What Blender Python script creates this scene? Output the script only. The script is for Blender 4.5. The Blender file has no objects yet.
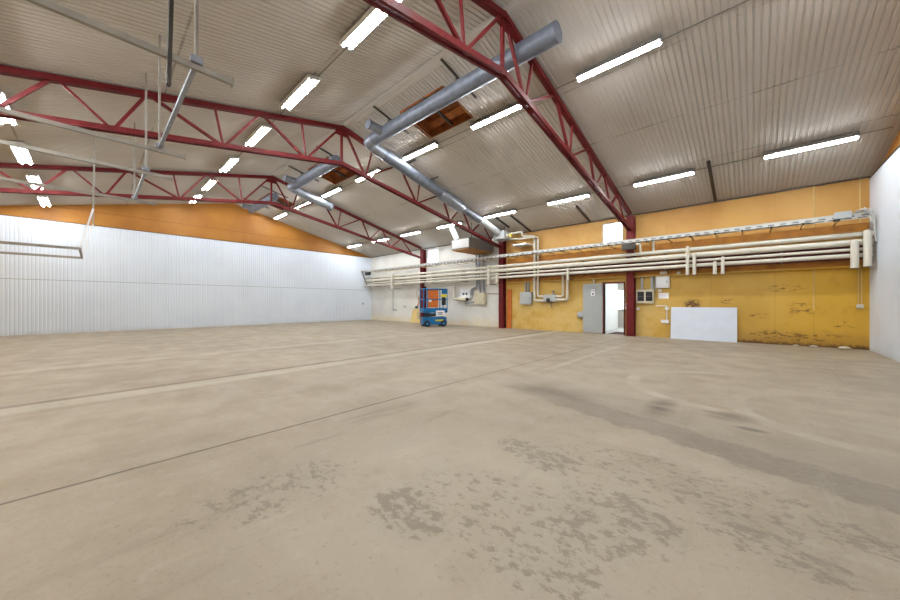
import bpy, bmesh, math, random
from mathutils import Vector, Matrix
random.seed(7)
S = bpy.context.scene
COL = S.collection

# ------------------------------------------------------------------ camera
TH = 0.744                       # camera turned left of the long wall's normal
cam_d = bpy.data.cameras.new('camera')
cam = bpy.data.objects.new('camera', cam_d); COL.objects.link(cam)
cam.location = (0, 0, 1.45)
cam.rotation_euler = (math.pi/2, 0, TH)
cam_d.sensor_width = 36.0
cam_d.lens = 329.324/900*36.0
cam_d.shift_y = 2.7/900
cam_d.clip_start = 0.05
S.camera = cam

# ------------------------------------------------------------------ daylight outside the windows
world = bpy.data.worlds.new('overcast_sky'); S.world = world
world.use_nodes = True
bg = world.node_tree.nodes['Background']
bg.inputs[0].default_value = (0.80, 0.90, 1.0, 1)
bg.inputs[1].default_value = 7.0
TUBE = 205.0                      # emission of the fluorescent tubes

S.view_settings.view_transform = 'Standard'
S.view_settings.look = 'None'
S.view_settings.gamma = 1
S.view_settings.use_curve_mapping = False
S.view_settings.exposure = 0.0
S.cycles.max_bounces = 8
S.cycles.diffuse_bounces = 6

# ------------------------------------------------------------------ materials
def lin(c):
    return tuple(((v/255)/12.92 if v/255 <= .04045 else ((v/255+.055)/1.055)**2.4) for v in c)+(1,)

class NT:
    """small helper for writing node trees"""
    def __init__(s, name, rough=.6, metal=0.0, spec=.4):
        s.m = bpy.data.materials.new(name); s.m.use_nodes = True
        s.t = s.m.node_tree; s.n = s.t.nodes; s.l = s.t.links
        s.b = s.n['Principled BSDF']
        s.b.inputs['Roughness'].default_value = rough
        s.b.inputs['Metallic'].default_value = metal
        s.b.inputs['Specular IOR Level'].default_value = spec
        tc = s.n.new('ShaderNodeTexCoord'); s.P = tc.outputs['Object']
        sp = s.n.new('ShaderNodeSeparateXYZ'); s.l.new(s.P, sp.inputs[0])
        s.x, s.y, s.z = sp.outputs
    def put(s, sock, v):
        if isinstance(v, (int, float)): sock.default_value = v
        elif isinstance(v, tuple): sock.default_value = v
        else: s.l.new(v, sock)
    def m2(s, op, a, b=0.0):
        n = s.n.new('ShaderNodeMath'); n.operation = op
        s.put(n.inputs[0], a); s.put(n.inputs[1], b); return n.outputs[0]
    def mul(s, *a):
        r = a[0]
        for q in a[1:]: r = s.m2('MULTIPLY', r, q)
        return r
    def mx(s, *a):
        r = a[0]
        for q in a[1:]: r = s.m2('MAXIMUM', r, q)
        return r
    def noise(s, scale, detail=4, rough=.55, stretch=None):
        n = s.n.new('ShaderNodeTexNoise')
        n.inputs['Scale'].default_value = scale; n.inputs['Detail'].default_value = detail
        n.inputs['Roughness'].default_value = rough
        v = s.P
        if stretch:
            mp = s.n.new('ShaderNodeMapping'); mp.inputs['Scale'].default_value = stretch[:3]
            if len(stretch) > 3: mp.inputs['Rotation'].default_value = (0, 0, stretch[3])
            s.l.new(s.P, mp.inputs[0]); v = mp.outputs[0]
        s.l.new(v, n.inputs['Vector']); return n.outputs[0]
    def ramp(s, v, a, b, lo=0.0, hi=1.0):
        n = s.n.new('ShaderNodeMapRange'); n.interpolation_type = 'SMOOTHSTEP'
        s.put(n.inputs[0], v); n.inputs[1].default_value = a; n.inputs[2].default_value = b
        n.inputs[3].default_value = lo; n.inputs[4].default_value = hi
        return n.outputs[0]
    def mix(s, f, a, b):
        n = s.n.new('ShaderNodeMix'); n.data_type = 'RGBA'
        s.put(n.inputs[0], f); s.put(n.inputs[6], a); s.put(n.inputs[7], b); return n.outputs[2]
    def line(s, coord, at, w, soft=None):
        d = s.m2('ABSOLUTE', s.m2('SUBTRACT', coord, at)); soft = soft or w*.6
        return s.ramp(d, w, w+soft, 1, 0)
    def blob(s, u, v, cu, cv, ru, rv, a=.4, b=1.0):
        p = s.m2('DIVIDE', s.m2('SUBTRACT', u, cu), ru); q = s.m2('DIVIDE', s.m2('SUBTRACT', v, cv), rv)
        d = s.m2('SQRT', s.m2('ADD', s.mul(p, p), s.mul(q, q)))
        return s.ramp(d, a, b, 1, 0)
    def color(s, c): s.put(s.b.inputs['Base Color'], c); return s
    def bump(s, h, strength=.2, dist=.01):
        n = s.n.new('ShaderNodeBump'); n.inputs['Strength'].default_value = strength
        n.inputs['Distance'].default_value = dist
        s.l.new(h, n.inputs['Height']); s.l.new(n.outputs[0], s.b.inputs['Normal']); return s

def plain(name, c, rough=.6, metal=0.0, var=.12, scale=3.0, spec=.4):
    t = NT(name, rough, metal, spec)
    c = lin(c); d = tuple(v*(1-var*2) for v in c[:3])+(1,)
    t.color(t.mix(t.ramp(t.noise(scale, 5), .35, .75), c, d))
    return t.m

def emit(name, c, strength):
    t = NT(name); e = t.b
    e.inputs['Base Color'].default_value = (.8, .8, .8, 1)
    e.inputs['Emission Color'].default_value = c
    e.inputs['Emission Strength'].default_value = strength
    return t.m

M = {}
M['red'] = plain('red_oxide_paint', (100, 25, 27), .55, var=.15, spec=.2)
M['cream'] = plain('cream_pipe_jacket', (203, 198, 184), .5, var=.05)
M['white'] = plain('white_enamel', (226, 228, 230), .45, var=.03)
M['board'] = plain('white_laminate', (208, 216, 228), .5, var=.03)
M['grey'] = plain('grey_enamel', (165, 168, 168), .5, var=.05)
M['leaf'] = plain('grey_door_paint', (160, 164, 163), .45, var=.03)
M['beige'] = plain('beige_enamel', (196, 188, 164), .5, var=.06)
M['dark'] = plain('dark_rubber', (32, 32, 34), .6)
M['bracket'] = plain('dark_bracket_steel', (70, 66, 62), .5, .4)
M['galv'] = plain('galvanised_steel', (150, 156, 166), .42, .75, var=.12, scale=6)
M['galvb'] = plain('weathered_galvanised_duct', (112, 118, 130), .5, .4, var=.15, scale=5)
M['track'] = plain('dull_steel_track', (150, 145, 136), .5, .2, var=.12)
M['tray'] = plain('zinc_cable_tray', (190, 190, 186), .45, .15, var=.08)
def punched():
    t = NT('punched_zinc_rail', .45, .15)
    fr = t.m2('FRACT', t.m2('DIVIDE', t.x, .28))
    slot = t.mul(t.m2('LESS_THAN', fr, .52), t.m2('LESS_THAN', t.m2('ABSOLUTE', t.m2('SUBTRACT', t.z, -.005)), .02))
    t.color(t.mix(slot, lin((184, 184, 180)), lin((92, 90, 86))))
    return t.m
M['punched'] = punched()
M['cable'] = plain('grey_cable_sheath', (120, 118, 112), .6)
M['wood'] = plain('varnished_hatch_boards', (150, 84, 38), .5, var=.3, scale=4)
M['ply'] = plain('raw_plywood', (214, 186, 122), .6, var=.1)
M['orange'] = plain('orange_brown_board', (196, 104, 34), .55, var=.12)
M['blue'] = plain('blue_machine_paint', (12, 106, 162), .4, var=.1)
M['yellow'] = plain('yellow_label', (226, 208, 50), .5)
M['steel'] = plain('dark_machine_steel', (70, 74, 80), .45, .5)
M['paper'] = plain('paper_sheet', (232, 232, 236), .7, var=.02)
M['glassdark'] = plain('smoked_cover', (44, 50, 56), .15)
M['girt'] = plain('brown_painted_timber', (172, 112, 34), .6, var=.2)
M['conduit'] = plain('painted_conduit', (206, 178, 118), .5, var=.05)
M['redstrip'] = plain('dark_red_strip', (92, 30, 26), .5, var=.2)
M['mat'] = plain('dark_red_mat', (84, 52, 50), .9)
M['fixture'] = plain('white_fixture_housing', (205, 205, 200), .5, var=.04)
M['fixture_shaded'] = plain('shaded_fixture_housing', (112, 110, 106), .55, var=.05)  # housing colour darkened to paint in the shade on its unlit side
M['tube'] = emit('lit_fluorescent_tube', (.93, .97, 1.0, 1), TUBE)
M['ink'] = plain('dark_print', (50, 56, 66), .6)

def glass():
    t = NT('window_glass'); t.n.remove(t.b)
    a = t.n.new('ShaderNodeBsdfTransparent'); g = t.n.new('ShaderNodeBsdfGlossy'); g.inputs['Roughness'].default_value = .05
    a.inputs[0].default_value = (.95, .97, .97, 1)
    k = t.n.new('ShaderNodeMixShader'); k.inputs[0].default_value = .06
    t.l.new(a.outputs[0], k.inputs[1]); t.l.new(g.outputs[0], k.inputs[2])
    t.l.new(k.outputs[0], t.n['Material Output'].inputs[0]); return t.m
M['glass'] = glass()

def floor_mat():
    t = NT('worn_concrete', .62, 0, .35)
    n1 = t.noise(.28, 5); n2 = t.noise(1.6, 6, .6); n3 = t.noise(9, 8, .62); n4 = t.noise(34, 4)
    ns = t.noise(1.0, 6, .6, (.5, 2.6, 1, math.radians(60)))
    c = t.mix(t.ramp(n1, .35, .68), lin((162, 149, 129)), lin((151, 138, 119)))
    c = t.mix(t.mul(t.ramp(n2, .42, .75), .35), c, lin((134, 124, 109)))
    c = t.mix(t.mul(t.ramp(ns, .5, .75), .25), c, lin((172, 163, 146)))
    c = t.mix(t.mul(t.ramp(n4, .45, .8), .3), c, lin((128, 119, 106)))
    c = t.mix(t.mul(t.ramp(n3, .5, .72), .3), c, lin((170, 161, 145)))
    # pale bare concrete close to the door side of the hall
    pale = t.mul(t.blob(t.x, t.y, -1.5, 1.8, 2.4, 1.9, .3, 1), t.ramp(n2, .3, .6))
    c = t.mix(t.mul(pale, .55), c, lin((180, 171, 154)))
    # worn-off patches of an old coating
    n5 = t.noise(9, 10, .74, (1, 1.4, 1, math.radians(-25))); n6 = t.noise(2.2, 3)
    spots = t.mx(t.blob(t.x, t.y, -1.45, 2.86, .55, .35), t.blob(t.x, t.y, -.7, 2.5, .6, .45), t.blob(t.x, t.y, -.72, 2.15, .5, .4), t.blob(t.x, t.y, .08, 2.72, .5, .28),
                 t.blob(t.x, t.y, -1.75, 1.5, .5, .35), t.blob(t.x, t.y, .6, 3.2, .6, .3), t.blob(t.x, t.y, -1.7, 2.9, .4, .3), t.mul(t.blob(t.x, t.y, -2.7, 1.0, .5, .9), .8),
                 t.mul(t.blob(t.x, t.y, -.4, 3.2, 1.6, .6), .7), t.mul(t.blob(t.x, t.y, -1.2, 1.9, 1.2, .7), .75))
    worn = t.mul(t.ramp(t.m2('ADD', t.mul(n5, .9), t.m2('ADD', t.mul(spots, .13), t.mul(n6, .22))), .66, .73), t.ramp(spots, .05, .5))
    c = t.mix(t.mul(worn, .62), c, lin((112, 103, 90)))
    halo = t.mul(spots, t.ramp(n2, .35, .65))
    c = t.mix(t.mul(halo, .22), c, lin((120, 111, 97)))
    fl = t.mul(t.ramp(t.noise(22, 6, .7), .58, .66), t.ramp(n1, .25, .5))
    c = t.mix(t.mul(fl, .32), c, lin((104, 95, 84)))
    # the diagonal dark strip
    q = t.m2('ADD', t.y, t.m2('ADD', t.mul(t.x, .28), t.mul(t.m2('SUBTRACT', n2, .5), .45)))
    q = t.m2('ADD', q, t.mul(t.m2('SUBTRACT', n5, .5), .35))
    strip = t.mul(t.line(q, 4.18, .22, .08), t.ramp(t.x, -3.0, -1.3, .1, 1), t.ramp(t.noise(11, 9, .75, (1, 3, 1, math.radians(-18))), .36, .5, .25, 1))
    c = t.mix(t.mul(strip, .68), c, lin((116, 107, 95)))
    soft = t.mul(t.line(q, 4.5, .3, .6), t.ramp(t.x, -4.5, -2.0, .2, 1))
    c = t.mix(t.mul(soft, .3), c, lin((120, 110, 98)))
    # dark smears beyond it
    sm = t.mx(t.blob(t.x, t.y, -.25, 5.5, .4, .35, .1, 1), t.blob(t.x, t.y, -.02, 5.1, .2, .1, .3, 1), t.blob(t.x, t.y, -.95, 5.4, .25, .7, .1, 1), t.mul(t.blob(t.x, t.y, -2.4, 5.0, 1.1, .5, .1, 1), .7))
    c = t.mix(t.mul(sm, t.ramp(ns, .28, .46), .8), c, lin((92, 82, 72)))
    sk = t.noise(3.2, 8, .7, (1, .12, 1, math.radians(8)))
    c = t.mix(t.mul(t.ramp(sk, .55, .68), t.ramp(n1, .35, .6), .4), c, lin((116, 106, 92)))
    c = t.mix(t.mul(t.ramp(sk, .42, .3), .3), c, lin((182, 172, 154)))
    # tyre arcs
    for cx, cy, r, k in ((-.2, 7.2, 1.5, 1), (1.1, 6.4, 1.3, .8), (-3.0, 8.0, 1.9, .5)):
        dx = t.m2('SUBTRACT', t.x, cx); dy = t.m2('SUBTRACT', t.y, cy)
        d = t.m2('SQRT', t.m2('ADD', t.mul(dx, dx), t.mul(dy, dy)))
        c = t.mix(t.mul(t.line(d, r, .07, .08), t.ramp(n2, .4, .65), t.ramp(dx, -.4, .6, 1, 0), .6*k), c, lin((184, 175, 158)))
    # joints across the slab and the pale repair strip along the second one
    xw = t.m2('ADD', t.x, t.mul(t.m2('SUBTRACT', n2, .5), .05))
    c = t.mix(t.mul(t.line(xw, -7.28, .2, .12), t.ramp(n3, .25, .5), t.ramp(t.y, 6, 10, .5, .95)), c, lin((180, 171, 155)))
    c = t.mix(t.mul(t.line(xw, -11.4, .14, .12), .4), c, lin((178, 169, 155)))
    c = t.mix(t.mul(t.line(xw, -7.02, .06, .06), .35), c, lin((132, 118, 100)))
    c = t.mix(t.mul(t.line(xw, -7.62, .055, .05), .75), c, lin((110, 97, 82)))
    c = t.mix(t.mul(t.line(xw, -3.98, .013, .008), t.ramp(n1, .3, .5, .5, 1), .85), c, lin((88, 77, 64)))
    c = t.mix(t.mul(t.line(xw, -10.9, .02, .03), .4), c, lin((120, 108, 92)))
    # dirt line along the pale stripe towards the door
    c = t.mix(t.mul(t.line(xw, -3.3, .05, .05), t.ramp(t.y, 5.5, 7.5), t.ramp(t.y, 11, 13, 1, 0), .35), c, lin((186, 178, 162)))
    t.color(c)
    t.put(t.b.inputs['Roughness'], t.ramp(n2, .3, .7, .5, .72))
    return t.bump(t.m2('ADD', n3, t.mul(n4, .4)), .12, .01).m
M['floor'] = floor_mat()

def yellow_wall_mat():
    t = NT('yellow_painted_wall', .55, 0, .35)
    n1 = t.noise(.6, 5); n2 = t.noise(2.2, 6, .6); n3 = t.noise(9, 8, .65)
    lo = t.mix(t.ramp(n1, .35, .7), lin((197, 161, 80)), lin((186, 147, 62)))
    hi = t.mix(t.ramp(n1, .35, .7), lin((184, 140, 72)), lin((169, 121, 54)))
    c = t.mix(t.ramp(t.z, 2.55, 3.6), lo, hi)
    # more saturated at the right end of the wall
    c = t.mix(t.mul(t.ramp(t.x, -.2, 1.6), t.ramp(t.z, 2.6, 3.2, 1, 0), .6), c, lin((206, 158, 30)))
    # pale worn bands low down between the columns
    c = t.mix(t.mul(t.ramp(n2, .3, .65), t.ramp(t.z, 1.4, 2.4, 1, .2), t.ramp(t.x, -2, -3.4, 0, 1), .6), c, lin((212, 186, 124)))
    # grime rising from the floor and scuffs
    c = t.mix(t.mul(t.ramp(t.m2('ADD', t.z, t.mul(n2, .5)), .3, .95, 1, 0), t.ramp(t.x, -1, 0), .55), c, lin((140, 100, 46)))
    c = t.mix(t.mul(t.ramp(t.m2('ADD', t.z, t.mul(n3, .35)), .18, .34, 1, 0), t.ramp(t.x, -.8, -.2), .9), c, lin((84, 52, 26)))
    burn = t.mul(t.blob(t.x, t.z, -1.78, 1.36, .38, .3, .3, 1), t.ramp(n3, .4, .52))
    c = t.mix(t.mul(burn, .92), c, lin((60, 34, 24)))
    c = t.mix(t.mul(t.blob(t.x, t.z, -1.6, 1.6, 1.1, .6, .2, 1), t.ramp(n2, .4, .7), .35), c, lin((160, 116, 50)))
    ns = t.noise(5.5, 7, .65, (1, 1, 2.6))
    scr = t.mx(t.blob(t.x, t.z, .75, 1.95, .8, .16, .3, 1), t.blob(t.x, t.z, .15, .98, .35, .12, .3, 1), t.blob(t.x, t.z, 1.2, 1.25, .45, .3, .3, 1),
               t.blob(t.x, t.z, 2.1, .75, .4, .16, .3, 1), t.blob(t.x, t.z, .6, .4, .5, .16, .3, 1), t.blob(t.x, t.z, -.7, 1.5, .3, .15, .3, 1), t.mul(t.blob(t.x, t.z, 1.0, .3, 1.8, .22, .4, 1), .9))
    c = t.mix(t.mul(scr, t.ramp(ns, .53, .6), .85), c, lin((92, 62, 28)))
    smud = t.mul(t.ramp(n2, .52, .72), t.ramp(t.x, -1, .5, .3, 1), t.ramp(t.z, 2.2, 2.6, 1, .3), .3)
    c = t.mix(smud, c, lin((150, 108, 44)))
    # sheet joints
    for x in (-8.7, -6.3, -2.62, -1.19, .56, 1.47):
        c = t.mix(t.mul(t.line(t.x, x, .008, .006), .22), c, lin((130, 96, 50)))
    return t.color(c).m
M['ywall'] = yellow_wall_mat()

def white_wall_mat():
    t = NT('white_limewashed_wall', .7)
    n1 = t.noise(.7, 5); n2 = t.noise(3, 6, .6); n3 = t.noise(12, 6)
    c = t.mix(t.ramp(n1, .35, .7), lin((214, 213, 208)), lin((203, 200, 193)))
    c = t.mix(t.mul(t.ramp(t.m2('ADD', t.z, t.mul(n2, 1.6)), .7, 1.5, 1, 0), .6), c, lin((216, 196, 150)))
    c = t.mix(t.mul(t.ramp(n3, .6, .7), t.ramp(t.z, 1.6, .4), .5), c, lin((150, 138, 120)))
    return t.color(c).m
M['wwall'] = white_wall_mat()

def ceiling_mat():
    t = NT('ribbed_ceiling_sheet', .75, 0, .2)
    n1 = t.noise(.25, 5); n2 = t.noise(1.1, 5, .6, (1, .25, 1))
    c = t.mix(t.ramp(n1, .35, .7), lin((192, 187, 180)), lin((181, 175, 167)))
    c = t.mix(t.mul(t.ramp(n2, .45, .75), .35), c, lin((170, 158, 138)))
    for y in (1.2, 3.76, 8.6, 10.9, 13.2, -1.4):
        c = t.mix(t.mul(t.line(t.m2('ADD', t.y, t.mul(n1, .06)), y+.03, .012, .02), t.ramp(n2, .4, .6), .5), c, lin((92, 82, 70)))
    return t.color(c).m
M['ceil'] = ceiling_mat()
M['groove'] = plain('ceiling_sheet_grooves', (132, 122, 108), .55, var=.08)

def siding_mat():
    t = NT('white_ribbed_siding', .42, 0, .45)
    n1 = t.noise(.4, 4); n2 = t.noise(2, 5)
    c = t.mix(t.ramp(n1, .35, .7), lin((222, 230, 240)), lin((214, 222, 233)))
    c = t.mix(t.mul(t.ramp(t.m2('ADD', t.z, t.mul(n2, .3)), .1, .35, 1, 0), .4), c, lin((186, 178, 164)))
    return t.color(c).m
M['siding'] = siding_mat()

def gable_mat():
    t = NT('ochre_gable_boards', .55, 0, .35)
    n1 = t.noise(.5, 5); n2 = t.noise(3, 5, .6, (1, .2, 1))
    c = t.mix(t.ramp(n1, .35, .7), lin((166, 112, 44)), lin((148, 94, 30)))
    c = t.mix(t.mul(t.ramp(n2, .5, .75), .25), c, lin((160, 98, 28)))
    c = t.mix(t.mul(t.line(t.z, 5.95, .012, .01), .5), c, lin((90, 60, 26)))
    return t.color(c).m
M['gable'] = gable_mat()
M['room'] = plain('white_room_paint', (236, 234, 230), .6, var=.02)
M['roomfloor'] = plain('pale_room_floor', (206, 202, 198), .5, var=.05)

# ------------------------------------------------------------------ mesh building
def world_loc(o):
    v = Vector((0, 0, 0))
    while o is not None:
        v += o.location; o = o.parent
    return v

class MB:
    def __init__(s): s.v = []; s.f = []; s.sm = []
    def add(s, vs, fs, smooth=False):
        o = len(s.v); s.v += [tuple(p) for p in vs]
        for f in fs: s.f.append([i+o for i in f]); s.sm.append(smooth)
        return s
    def box(s, x0, x1, y0, y1, z0, z1):
        return s.add([(x0,y0,z0),(x1,y0,z0),(x1,y1,z0),(x0,y1,z0),(x0,y0,z1),(x1,y0,z1),(x1,y1,z1),(x0,y1,z1)],
                     [(3,2,1,0),(4,5,6,7),(0,1,5,4),(1,2,6,5),(2,3,7,6),(3,0,4,7)])
    def rbox(s, x0, x1, y0, y1, z0, z1, b=.01):
        """box with chamfered edges"""
        bm = bmesh.new(); bmesh.ops.create_cube(bm, size=1)
        for v in bm.verts: v.co = Vector(((x0+x1)/2+v.co.x*(x1-x0), (y0+y1)/2+v.co.y*(y1-y0), (z0+z1)/2+v.co.z*(z1-z0)))
        bmesh.ops.bevel(bm, geom=bm.edges[:], offset=b, segments=2, affect='EDGES')
        bm.verts.index_update()
        s.add([v.co for v in bm.verts], [[v.index for v in f.verts] for f in bm.faces]); bm.free(); return s
    def bar(s, p, q, w, h, up=(0, 0, 1)):
        """rectangular bar from p to q; w across, h along up"""
        p, q = Vector(p), Vector(q); d = (q-p).normalized(); u = Vector(up)
        if abs(d.dot(u)) > .98: u = Vector((1, 0, 0))
        a = d.cross(u).normalized(); b = a.cross(d).normalized()
        vs = [e+a*i*w/2+b*j*h/2 for e in (p, q) for i, j in ((-1,-1),(1,-1),(1,1),(-1,1))]
        return s.add(vs, [(0,1,2,3),(7,6,5,4),(0,4,5,1),(1,5,6,2),(2,6,7,3),(3,7,4,0)])
    def tube(s, path, r, n=12, caps=True):
        P = [Vector(p) for p in path]; rs = r if isinstance(r, (list, tuple)) else [r]*len(P)
        vs = []; prev = None
        for i, p in enumerate(P):
            a = (P[i]-P[i-1]).normalized() if i else None
            b = (P[i+1]-P[i]).normalized() if i < len(P)-1 else None
            d = ((a or b)+(b or a)).normalized()
            if prev is None:
                ref = Vector((0, 0, 1)) if abs(d.z) < .9 else Vector((1, 0, 0)); prev = d.cross(ref).normalized()
            prev = (prev-d*prev.dot(d)).normalized(); w = d.cross(prev)
            k = 1/max(.5, d.dot(b or a))
            for j in range(n):
                t = 2*math.pi*j/n; vs.append(p+(prev*math.cos(t)+w*math.sin(t))*rs[i])
        fs = [(i*n+j, i*n+(j+1) % n, (i+1)*n+(j+1) % n, (i+1)*n+j) for i in range(len(P)-1) for j in range(n)]
        s.add(vs, fs, True)
        if caps:
            m = len(vs); s.add(vs[:n], [list(range(n))[::-1]]); s.add(vs[m-n:], [list(range(n))])
        return s
    def grid(s, nx, ny, fn): ...
    def build(s, name, mat, parent=None, bevel=0):
        off = world_loc(parent) if parent else Vector((0, 0, 0))
        me = bpy.data.meshes.new(name)
        me.from_pydata([tuple(Vector(v)-off) for v in s.v], [], s.f)
        me.polygons.foreach_set('use_smooth', s.sm)
        me.materials.append(mat); me.update()
        bm = bmesh.new(); bm.from_mesh(me); bmesh.ops.recalc_face_normals(bm, faces=bm.faces); bm.to_mesh(me); bm.free()
        o = bpy.data.objects.new(name, me); COL.objects.link(o)
        if parent: o.parent = parent
        return o

def fillet(pts, r, n=5):
    P = [Vector(p) for p in pts]; out = [P[0]]
    for i in range(1, len(P)-1):
        a = (P[i-1]-P[i]); b = (P[i+1]-P[i]); k = min(r, a.length*.49, b.length*.49)
        p0 = P[i]+a.normalized()*k; p1 = P[i]+b.normalized()*k
        for j in range(n+1):
            t = j/n; out.append(p0*(1-t)**2+P[i]*2*t*(1-t)+p1*t*t)
    return out+[P[-1]]

def tag(o, label, cat, group=None, kind='thing'):
    o['label'] = label; o['category'] = cat; o['kind'] = kind
    if group: o['group'] = group
    return o
def thing(name, loc, label, cat, group=None):
    o = bpy.data.objects.new(name, None); COL.objects.link(o); o.location = loc; o.empty_display_size = .1
    return tag(o, label, cat, group)
def struct(mb, name, mat, label=None, parent=None):
    o = mb.build(name, mat, parent)
    if parent is None: o['kind'] = 'structure'
    if label: o['label'] = label
    return o
def copy_tree(o, parent=None):
    c = o.copy(); COL.objects.link(c)
    if parent: c.parent = parent
    for ch in list(o.children): copy_tree(ch, c)
    return c

# ------------------------------------------------------------------ the hall's main measures (metres)
W = 16.09            # long wall with the pipes
BACK = -4.09         # opposite long wall, behind the camera
G = -23.90           # far gable siding
GN = 2.62            # near gable siding
RY, RZ, SL = 6.0, 7.70, .235
def roofz(y): return RZ-SL*abs(y-RY)

struct(MB().box(G-.6, GN+.6, BACK-.4, W+.25, -.25, 0), 'floor', M['floor'])

# long wall: boxes around the doorway and the two windows
def wall_with_holes(x0, x1, z0, z1, holes, y0=W+.004, y1=W+.22):
    xs = sorted({x0, x1, *[h[0] for h in holes], *[h[1] for h in holes]}); zs = sorted({z0, z1, *[h[2] for h in holes], *[h[3] for h in holes]})
    mb = MB()
    for a, b in zip(xs, xs[1:]):
        for c, d in zip(zs, zs[1:]):
            if any(h[0] <= (a+b)/2 <= h[1] and h[2] <= (c+d)/2 <= h[3] for h in holes): continue
            mb.box(a, b, y0, y1, c, d)
    return mb
DOOR = (-5.10, -4.25, 0, 2.33); WIN1 = (-5.18, -4.29, 4.14, 5.12); WIN2 = (-17.0, -15.95, 4.1, 5.17)
SPLIT = -10.58
ob = struct(wall_with_holes(SPLIT, GN+.3, 0, 5.45, [DOOR, WIN1]), 'wall_back', M['ywall'], 'yellow painted long wall behind the pipes')
ob = struct(wall_with_holes(G-.3, SPLIT, 0, 5.45, [WIN2]), 'wall_back_white', M['wwall'], 'white painted far stretch of the long wall')
struct(MB().box(G-.3, GN+.3, BACK-.22, BACK, 0, 5.45), 'wall_front', M['ywall'])

# gables: ribbed white siding below, ochre boards above
def rib_profile(a, b, period=.118, depth=.016):
    out = []; n = int(round((b-a)/period)); p = (b-a)/n
    for i in range(n):
        s0 = a+i*p
        out += [(s0, 0), (s0+p*.62, 0), (s0+p*.70, depth), (s0+p*.92, depth)]
    return out+[(b, 0)]
def siding(x, sign, z0, z1, depth=.016):
    mb = MB(); pr = rib_profile(BACK, W, .118, depth)
    vs = []; fs = []
    for y, d in pr: vs += [(x-sign*d, y, z0), (x-sign*d, y, z1)]
    for i in range(len(pr)-1): fs.append((2*i, 2*i+2, 2*i+3, 2*i+1))
    return mb.add(vs, fs)
def gable_boards(x0, x1):
    mb = MB(); ys = (BACK-.1, RY, W+.1)
    ring = [(ys[0], 0), (ys[2], 0), (ys[2], roofz(ys[2])+.1), (ys[1], RZ+.1), (ys[0], roofz(ys[0])+.1)]
    vs = [(x0, y, z) for y, z in ring]+[(x1, y, z) for y, z in ring]
    return mb.add(vs, [(0,1,2,3,4), (9,8,7,6,5)]+[(i, (i+1) % 5, (i+1) % 5+5, i+5) for i in range(5)])
struct(gable_boards(G-.35, G-.12), 'wall_left', M['gable'], 'ochre gable wall at the far end')
struct(gable_boards(GN+.12, GN+.35), 'wall_right', M['gable'], 'ochre gable wall at the near end')
sd = struct(siding(G, 1, 0, 2.49).add(siding(G, 1, 2.51, 5.24).v, siding(G, 1, 2.51, 5.24).f), 'wall_left_siding', M['siding'], 'white ribbed siding of the far gable')
sd2 = struct(siding(GN, -1, 0, 5.24, .003), 'wall_right_siding', M['siding'], 'white ribbed siding of the near gable')
struct(MB().box(G-.03, G+.008, BACK, W, 2.488, 2.512), 'trim_1', M['grey'])
struct(MB().box(G-.12, G+.02, BACK, W, 5.24, 5.26), 'trim_2', M['bracket'])
struct(MB().box(GN-.02, GN+.12, BACK, W, 5.24, 5.26), 'trim_3', M['bracket'])

# ceiling: two slopes of ribbed sheet with timber-lined hatch openings in the wall-side slope
HATCH = [(-8.30, -6.42), (-14.95, -13.07), (-21.60, -19.72)]; HY = (6.68, 8.0)
def ceiling():
    mb = MB(); pr = rib_profile(G-.12, GN+.12)
    def strip(p, q, y0, y1):
        (xa, da), (xb, db) = p, q
        mb.add([(xa, y0, roofz(y0)+da), (xb, y0, roofz(y0)+db), (xb, y1, roofz(y1)+db), (xa, y1, roofz(y1)+da)], [(0, 1, 2, 3)])
    for p, q in zip(pr, pr[1:]):
        xm = (p[0]+q[0])/2
        strip(p, q, BACK-.15, RY)
        if any(a < xm < b for a, b in HATCH): strip(p, q, RY, HY[0]); strip(p, q, HY[1], W+.15)
        else: strip(p, q, RY, W+.15)
    return mb
struct(ceiling(), 'ceiling', M['ceil'])
struct(MB().add([(x, y, roofz(y)-.012) for x in (G, GN) for y in (RY-.16, RY, RY+.16)], [(0, 1, 4, 3), (1, 2, 5, 4)]), 'trim_4', M['ceil'], 'ridge capping strip')

# dark steel angle where the ceiling meets the long wall
struct(MB().box(G, GN, W-.05, W, 5.27, 5.31), 'trim_5', M['bracket'])
# timber rails on the yellow wall and a dark red strip behind the pipes
XR0, XR1 = -10.25, 2.58
struct(MB().box(XR0, XR1, W-.10, W, 3.66, 3.90), 'trim_6', M['girt'], 'brown timber rail above the pipes')
struct(MB().box(XR0, XR1, W-.115, W, 3.90, 3.93).box(XR0, XR1, W-.115, W, 3.63, 3.66), 'trim_7', M['ywall'], 'yellow edge boards of the timber rail')
struct(MB().box(XR0, XR1, W-.13, W, 2.78, 3.40), 'trim_8', M['redstrip'], 'dark red strip behind the pipes')
struct(MB().box(XR0, XR1, W-.09, W, 2.60, 2.78), 'trim_9', M['girt'], 'brown timber rail under the pipes')
struct(MB().box(XR0, XR1, W-.16, W, 2.55, 2.60), 'trim_10', M['ywall'], 'yellow ledge under the pipes')
struct(MB().box(G, SPLIT-.2, W-.10, W, 2.60, 2.9), 'trim_11', M['wwall'], 'white rail behind the pipes')

# windows
def window(name, w):
    x0, x1, z0, z1 = w; t = .05
    f = MB().box(x0, x1, W+.06, W+.14, z0, z0+t).box(x0, x1, W+.06, W+.14, z1-t, z1).box(x0, x0+t, W+.06, W+.14, z0+t, z1-t).box(x1-t, x1, W+.06, W+.14, z0+t, z1-t)
    r = struct(f, name, M['white']); 
    MB().box(x0+t, x1-t, W+.095, W+.101, z0+t, z1-t).build('window_pane', M['glass'], r)
    MB().box(x0-.03, x1+.03, W-.04, W+.06, z0-.03, z0).build('window_sill', M['white'], r)
window('window_1', WIN1); window('window_2', WIN2)

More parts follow.
